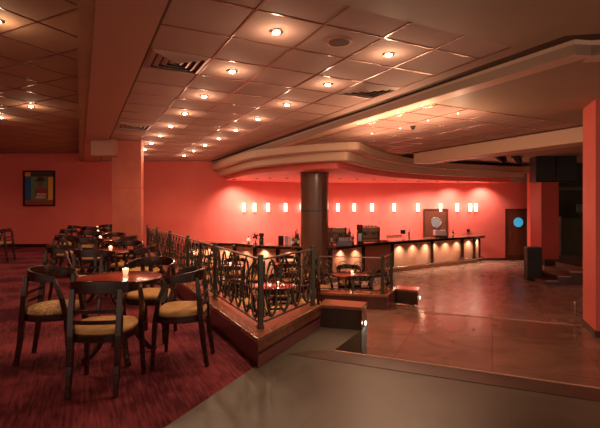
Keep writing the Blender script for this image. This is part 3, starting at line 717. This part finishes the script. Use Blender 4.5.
vs = [bm.verts.new(((.55+a)*w, .018, (.74+b)*h)) for a, b in ((-.2, -.02), (-.1, .02), (-.09, .09), (.08, .08), (.1, .02), (.2, .0), (.05, -.05), (-.08, -.05))]; bm.faces.new(vs)
r = bmesh.ops.extrude_face_region(bm, geom=bm.faces[:]); bmesh.ops.translate(bm, vec=(0, .006, 0), verts=[v for v in r['geom'] if isinstance(v, bmesh.types.BMVert)])
obj('painted_hat', bm, ms[5], t)
bm = B(); box(bm, .28*w, .34*w, .02, .026, .2*h, .34*h, 0)
bm.free()

# ------------------------------------------------------------------ ceiling fittings
def vent(p, q, lb, z=CEIL):
    c = pq(p, q); t = thing('ceiling_vent', lb, 'air vent', (c.x, c.y, z), math.atan2(D2.y, D2.x), 'square air diffusers in the tiled ceiling')
    obj('backing', box(B(), -.29, .29, -.29, .29, -.004, 0), M['groove'], t)
    for i in range(4):
        a = .30-i*.075; bm = B()
        for k in range(4):
            R = Matrix.Rotation(k*PI/2, 4, 'Z')
            pts = [(-a, -a, -.006), (a, -a, -.006), (a-.045, -a+.045, -.03), (-a+.045, -a+.045, -.03)]
            v1 = [bm.verts.new(R @ Vector(x)) for x in pts]; v2 = [bm.verts.new(R @ (Vector(x)+Vector((0, 0, .003)))) for x in pts]
            bm.faces.new(v1); bm.faces.new(v2[::-1])
            for j in range(4): bm.faces.new((v1[j], v1[(j+1) % 4], v2[(j+1) % 4], v2[j]))
        obj('louvre', bm, M['duct'], t)
    return t
vent(.953, 4.85, 'square louvred air vent in the ceiling beside the soffit, nearest the camera')
vent(3.515, 4.85, 'square louvred air vent in the ceiling close to the cream cornice')
vent(.953, 9.05, 'square louvred air vent in the ceiling beside the soffit, far away')
def ceilspk(p, q, lb):
    c = pq(p, q); t = thing('ceiling_speaker', lb, 'ceiling speaker', (c.x, c.y, CEIL))
    obj('rim', lathe(B(), [(.13, 0), (.13, -.008), (.10, -.014), (.10, 0)], 24), M['soffit'], t, smooth='angle'); obj('grille', lathe(B(), [(.10, 0), (.10, -.01), (.03, -.012)], 24), M['groove'], t)
ceilspk(2.233, 3.55, 'round flat ceiling speaker in a tile between the two nearest lamps')
dl = None
def downlight(c, z, lb, on=True, halo=K_HALO, power=K_DOWN):
    global dl
    if dl is None:
        dl = thing('ceiling_downlight', lb, 'downlight', (c[0], c[1], z), 0, 'round downlights in the ceiling')
        obj('ring', lathe(B(), [(.065, 0), (.065, -.01), (.048, -.014), (.048, 0)], 20), M['steel'], dl, smooth='angle')
        obj('lamp', blob(B(), Vector((0, 0, -.012)), .036, .036, .018, 12), M['bulb'], dl, smooth=True)
    else: dup(dl, (c[0], c[1], z), 0, lb)
    light('downlight_beam', 'SPOT', (c[0], c[1], z-.06), power, (1, .60, .36), .05, None, 150, 1)
    light('downlight_halo', 'POINT', (c[0], c[1], z-.15), halo, (1, .66, .42), .02)
ordn = ['nearest', 'second', 'third', 'fourth', 'fifth', 'sixth', 'seventh', 'eighth', 'ninth', 'farthest']
for k in range(9):
    downlight(pq(1.593, 3.6+1.28*k), CEIL, 'lit round downlight, %s of the row beside the soffit' % ordn[k])
for k in range(9):
    downlight(pq(2.873, 3.6+1.24*k), CEIL, 'lit round downlight, %s of the row beside the cream cornice' % ordn[k])
for px, py, lb in ((31, 106, 'lit round downlight in the brown ceiling, right of the two far ones'), (-3, 20, 'lit round downlight in the brown ceiling, cut by the upper left picture edge'), (1, 117, 'lit round downlight in the brown ceiling at the left picture edge, farther one')):
    downlight(un(px, py, CEIL+ZL), CEIL+ZL, lb)
for n, (px, py) in enumerate(((358, 123), (374, 118), (398, 112), (421, 105), (372, 133), (400, 128), (428, 120), (458, 113))):
    c = un(px, py, LOW)
    t = thing('added_stud_light', 'tiny added stud light in the lowered ceiling, %s' % ['leftmost of the near row', 'second of the near row', 'third of the near row', 'rightmost of the near row', 'leftmost of the far row', 'second of the far row', 'third of the far row', 'rightmost of the far row'][n], 'downlight', c, 0, 'added stud lights in the lowered ceiling')
    obj('ring', lathe(B(), [(.03, 0), (.03, -.006), (.018, -.008), (.018, 0)], 14), M['steel'], t); obj('lamp', blob(B(), Vector((0, 0, -.006)), .015, .015, .008, 8), M['led'], t, smooth=True)
    light('ceiling_fill_lamp', 'POINT', (c.x, c.y, LOW-.35), K_CEIL_FILL, (1, .62, .38), .06)  # added fill below each stud, brightens canopy and lowered ceiling
# hanging sensor and tiny added studs in the lowered ceiling
c = un(413, 126, LOW)
t = thing('ceiling_sensor', 'small dark round sensor hanging from the lowered ceiling', 'sensor', (c.x, c.y, LOW))
obj('base', lathe(B(), [(.05, 0), (.05, -.02)], 16), M['groove'], t); obj('dome', blob(B(), Vector((0, 0, -.035)), .04, .04, .035), M['black'], t, smooth=True)
# added fill lamps without fixtures, over the left seating and by the stage
for x, y in ((-3.5, .2), (-7, 2.5), (-8.5, 6), (-9.5, 10), (-12, 8), (-7.5, 13), (-11.5, 13.2), (9.6, 11.0)):
    light('room_fill_lamp', 'SPOT', (x, y, CEIL-.1), 52, (1, .58, .38), .1, None, 150, 1)

# ------------------------------------------------------------------ furniture
def make_chair(name, label, seatm):
    t = thing(name, label, 'chair', (0, 0, 0))
    # crest rail: horseshoe, high at the back, lower at the arms
    pts = []; hh = []; A = 20
    for k in range(A+1):
        a = (-1+2*k/A)*math.radians(108); x = .252*math.sin(a); y = -.225*math.cos(a)+.02
        f = (1-math.cos(a))/1.31
        pts.append((x, y, .800-.035*f)); hh.append(.098-.045*min(1, f))
    obj('crest_rail', sweep(B(), pts, .024, hh), M['wood'], t, smooth='angle', bevel=.004)
    for s in (-1, 1):
        obj('rear_leg', sweep(B(), [(s*.172, -.255, 0), (s*.172, -.22, .22), (s*.174, -.20, .44), (s*.178, -.185, .62), (s*.175, -.165, .785)], [.032, .038, .046, .042, .036], [.036, .042, .048, .042, .03]), M['wood'], t, bevel=.004)
        obj('front_leg', sweep(B(), [(s*.235, .205, 0), (s*.225, .19, .25), (s*.222, .18, .42), (s*.240, .145, .60), (s*.240, .085, .765)], [.030, .036, .042, .036, .030], [.030, .036, .042, .036, .030]), M['wood'], t, bevel=.004)
    for z, dy in ((.62, -.19), (.54, -.197)):
        obj('slat', sweep(B(), [(x, dy-.018*(1-(x/.18)**2), z) for x in [-.178+.356*k/8 for k in range(9)]], .016, .03), M['wood'], t, bevel=.003)
    def outline(k, n=28):
        P = []
        for i in range(n):
            a = 2*PI*i/n; cx, sy = math.cos(a), math.sin(a); e = .62
            x = math.copysign(abs(cx)**e, cx)*(.235 if sy > 0 else .235-.04*abs(sy)); y = math.copysign(abs(sy)**e, sy)*.215
            P.append((x*k, y*k-.005))
        return P
    fr = outline(1.0); bm = prism(B(), fr, .39, .445); obj('seat_frame', bm, M['wood'], t, bevel=.004)
    bm = B(); rings = []
    for k, z in ((.93, .445), (.985, .457), (.98, .475), (.92, .492), (.72, .503), (.35, .507)):
        rings.append([bm.verts.new((x, y, z)) for x, y in outline(k)])
    for a, b in zip(rings, rings[1:]):
        for i in range(28): bm.faces.new((a[i], a[(i+1) % 28], b[(i+1) % 28], b[i]))
    bm.faces.new(rings[0][::-1]); bm.faces.new(rings[-1])
    obj('seat', bm, M[seatm], t, smooth=True)
    return t
def make_table(name, label, r=.37):
    t = thing(name, label, 'table', (0, 0, 0))
    obj('tabletop', lathe(B(), [(r-.02, .722), (r, .728), (r+.004, .738), (r, .748), (r-.012, .75)], 48), [M['tabletop']], t, smooth='angle')
    obj('edge_band', lathe(B(), [(r-.015, .712), (r+.006, .714), (r+.008, .742), (r+.001, .746), (r+.001, .715), (r-.015, .713)], 48, caps=False), M['wood'], t, smooth='angle')
    obj('pedestal', lathe(B(), [(.11, .712), (.10, .69), (.035, .66), (.03, .56), (.045, .45), (.055, .36), (.035, .32), (.05, .27), (.055, .17), (.03, .13)], 20), M['wood'], t, smooth='angle')
    for k in range(4):
        a = k*PI/2+.6; c, s = math.cos(a), math.sin(a)
        prof = [(.03, .30), (.09, .28), (.15, .21), (.20, .12), (.26, .05), (.33, .022)]
        obj('foot', sweep(B(), [(x*c, x*s, z) for x, z in prof], .045, [.085, .08, .065, .052, .042, .04]), M['wood'], t, bevel=.006)
    return t
def make_candle(loc, lb):
    t = thing('votive_candle', lb, 'candle', loc, 0, 'lit candles on the tables')
    obj('holder', lathe(B(), [(.020, 0), (.026, .025), (.030, .055), (.027, .055), (.022, .018), (.004, .008)], 18), M['wax'], t, smooth='angle')
    obj('flame', blob(B(), Vector((0, 0, .045)), .010, .010, .018), M['flame'], t, smooth=True)
    light('candle_light', 'POINT', (0, 0, .085), .45, (1, .6, .3), .015, parent=t)
ch = make_chair('armchair', 'x', 'seat'); chp = make_chair('armchair', 'x', 'seat_pattern'); tb = make_table('round_table', 'x')
used = {'c': False, 'p': False, 't': False}
def place_chair(x, y, z, face, label, pat=False):
    src = chp if pat else ch; key = 'p' if pat else 'c'; g = 'dark wooden armchairs round the tables'
    if not used[key]:
        used[key] = True; src.location = (x, y, z); src.rotation_euler = (0, 0, face); src['label'] = label; src['group'] = g; return src
    return dup(src, (x, y, z), face, label, g)
def place_table(x, y, z, label, rz=0):
    if not used['t']:
        used['t'] = True; tb.location = (x, y, z); tb.rotation_euler = (0, 0, rz); tb['label'] = label; tb['group'] = 'round red topped tables'; return tb
    return dup(tb, (x, y, z), rz, label, 'round red topped tables')
# local +y of a chair is its front
sides = {'left': ((-.60, -.02), -PI/2+.15), 'front': ((.14, -.62), .05), 'right': ((.60, -.08), PI/2+.05), 'back': ((.08, .60), PI-.1)}
rows = [((-1.68, 4.04), 'nearest carpet table'), ((-2.86, 6.4), 'second carpet table'), ((-4.03, 8.6), 'third carpet table'), ((-5.15, 10.9), 'fourth carpet table'), ((-6.2, 13.1), 'farthest carpet table of the row')]
words_ = {'left': 'on the left of the', 'front': 'in front of the', 'right': 'on the right of the', 'back': 'behind the'}
for i, ((x, y), nm) in enumerate(rows):
    place_table(x, y, 0, 'round red topped pedestal table with a candle, %s' % nm, .2*i)
    make_candle((x+(.0 if i else 0), y+.12, .752), 'small lit glass candle on the %s' % nm)
    for s, ((dx, dy), a) in sides.items():
        j = (0, 0) if i == 0 else (random.uniform(-.04, .04), random.uniform(-.04, .04))
        pat = (i == 0 and s == 'left')
        place_chair(x+dx+j[0], y+dy+j[1], 0, a+(0 if i == 0 else random.uniform(-.15, .15)),
                    'dark wooden armchair, %s seat, %s %s' % ('dotted cream' if pat else 'mustard', words_[s], nm), pat)
# extra chairs in the second column behind
for x, y, a, lb in ((-7.75, 11.2, PI/2+.1, 'alone at the far left near the picture edge, right of its table'), (-8.1, 10.5, .2, 'at the far left picture edge, back towards the camera')):
    place_chair(x, y, 0, a, 'dark wooden armchair %s' % lb)
place_table(-8.35, 11.15, 0, 'round red topped table at the left picture edge near the red wall')
# sunken enclosure
enc = [((-.43, 7.45), 'sunken table behind the corner post'), ((-1.66, 9.97), 'second sunken table by the railing'), ((1.0, 8.7), 'sunken table by the floral railing'), ((-.35, 10.4), 'sunken table before the round column'), ((-3.0, 12.0), 'farthest sunken table by the bar')]
for i, ((x, y), nm) in enumerate(enc):
    place_table(x, y, L2, 'round red topped pedestal table, %s' % nm, .3*i)
    if i != 3: make_candle((x+.05, y, L2+.752), 'small lit glass candle on the %s' % nm)
    for s, ((dx, dy), a) in sides.items():
        if (i == 4 and s == 'back') or (i == 3 and s == 'left'): continue
        jx, jy = random.uniform(-.05, .05), random.uniform(-.04, .04)
        
        place_chair(x+dx+jx, y+dy+jy, L2, a+random.uniform(-.2, .2), 'dark armchair with mustard seat, %s %s' % (words_[s], nm))
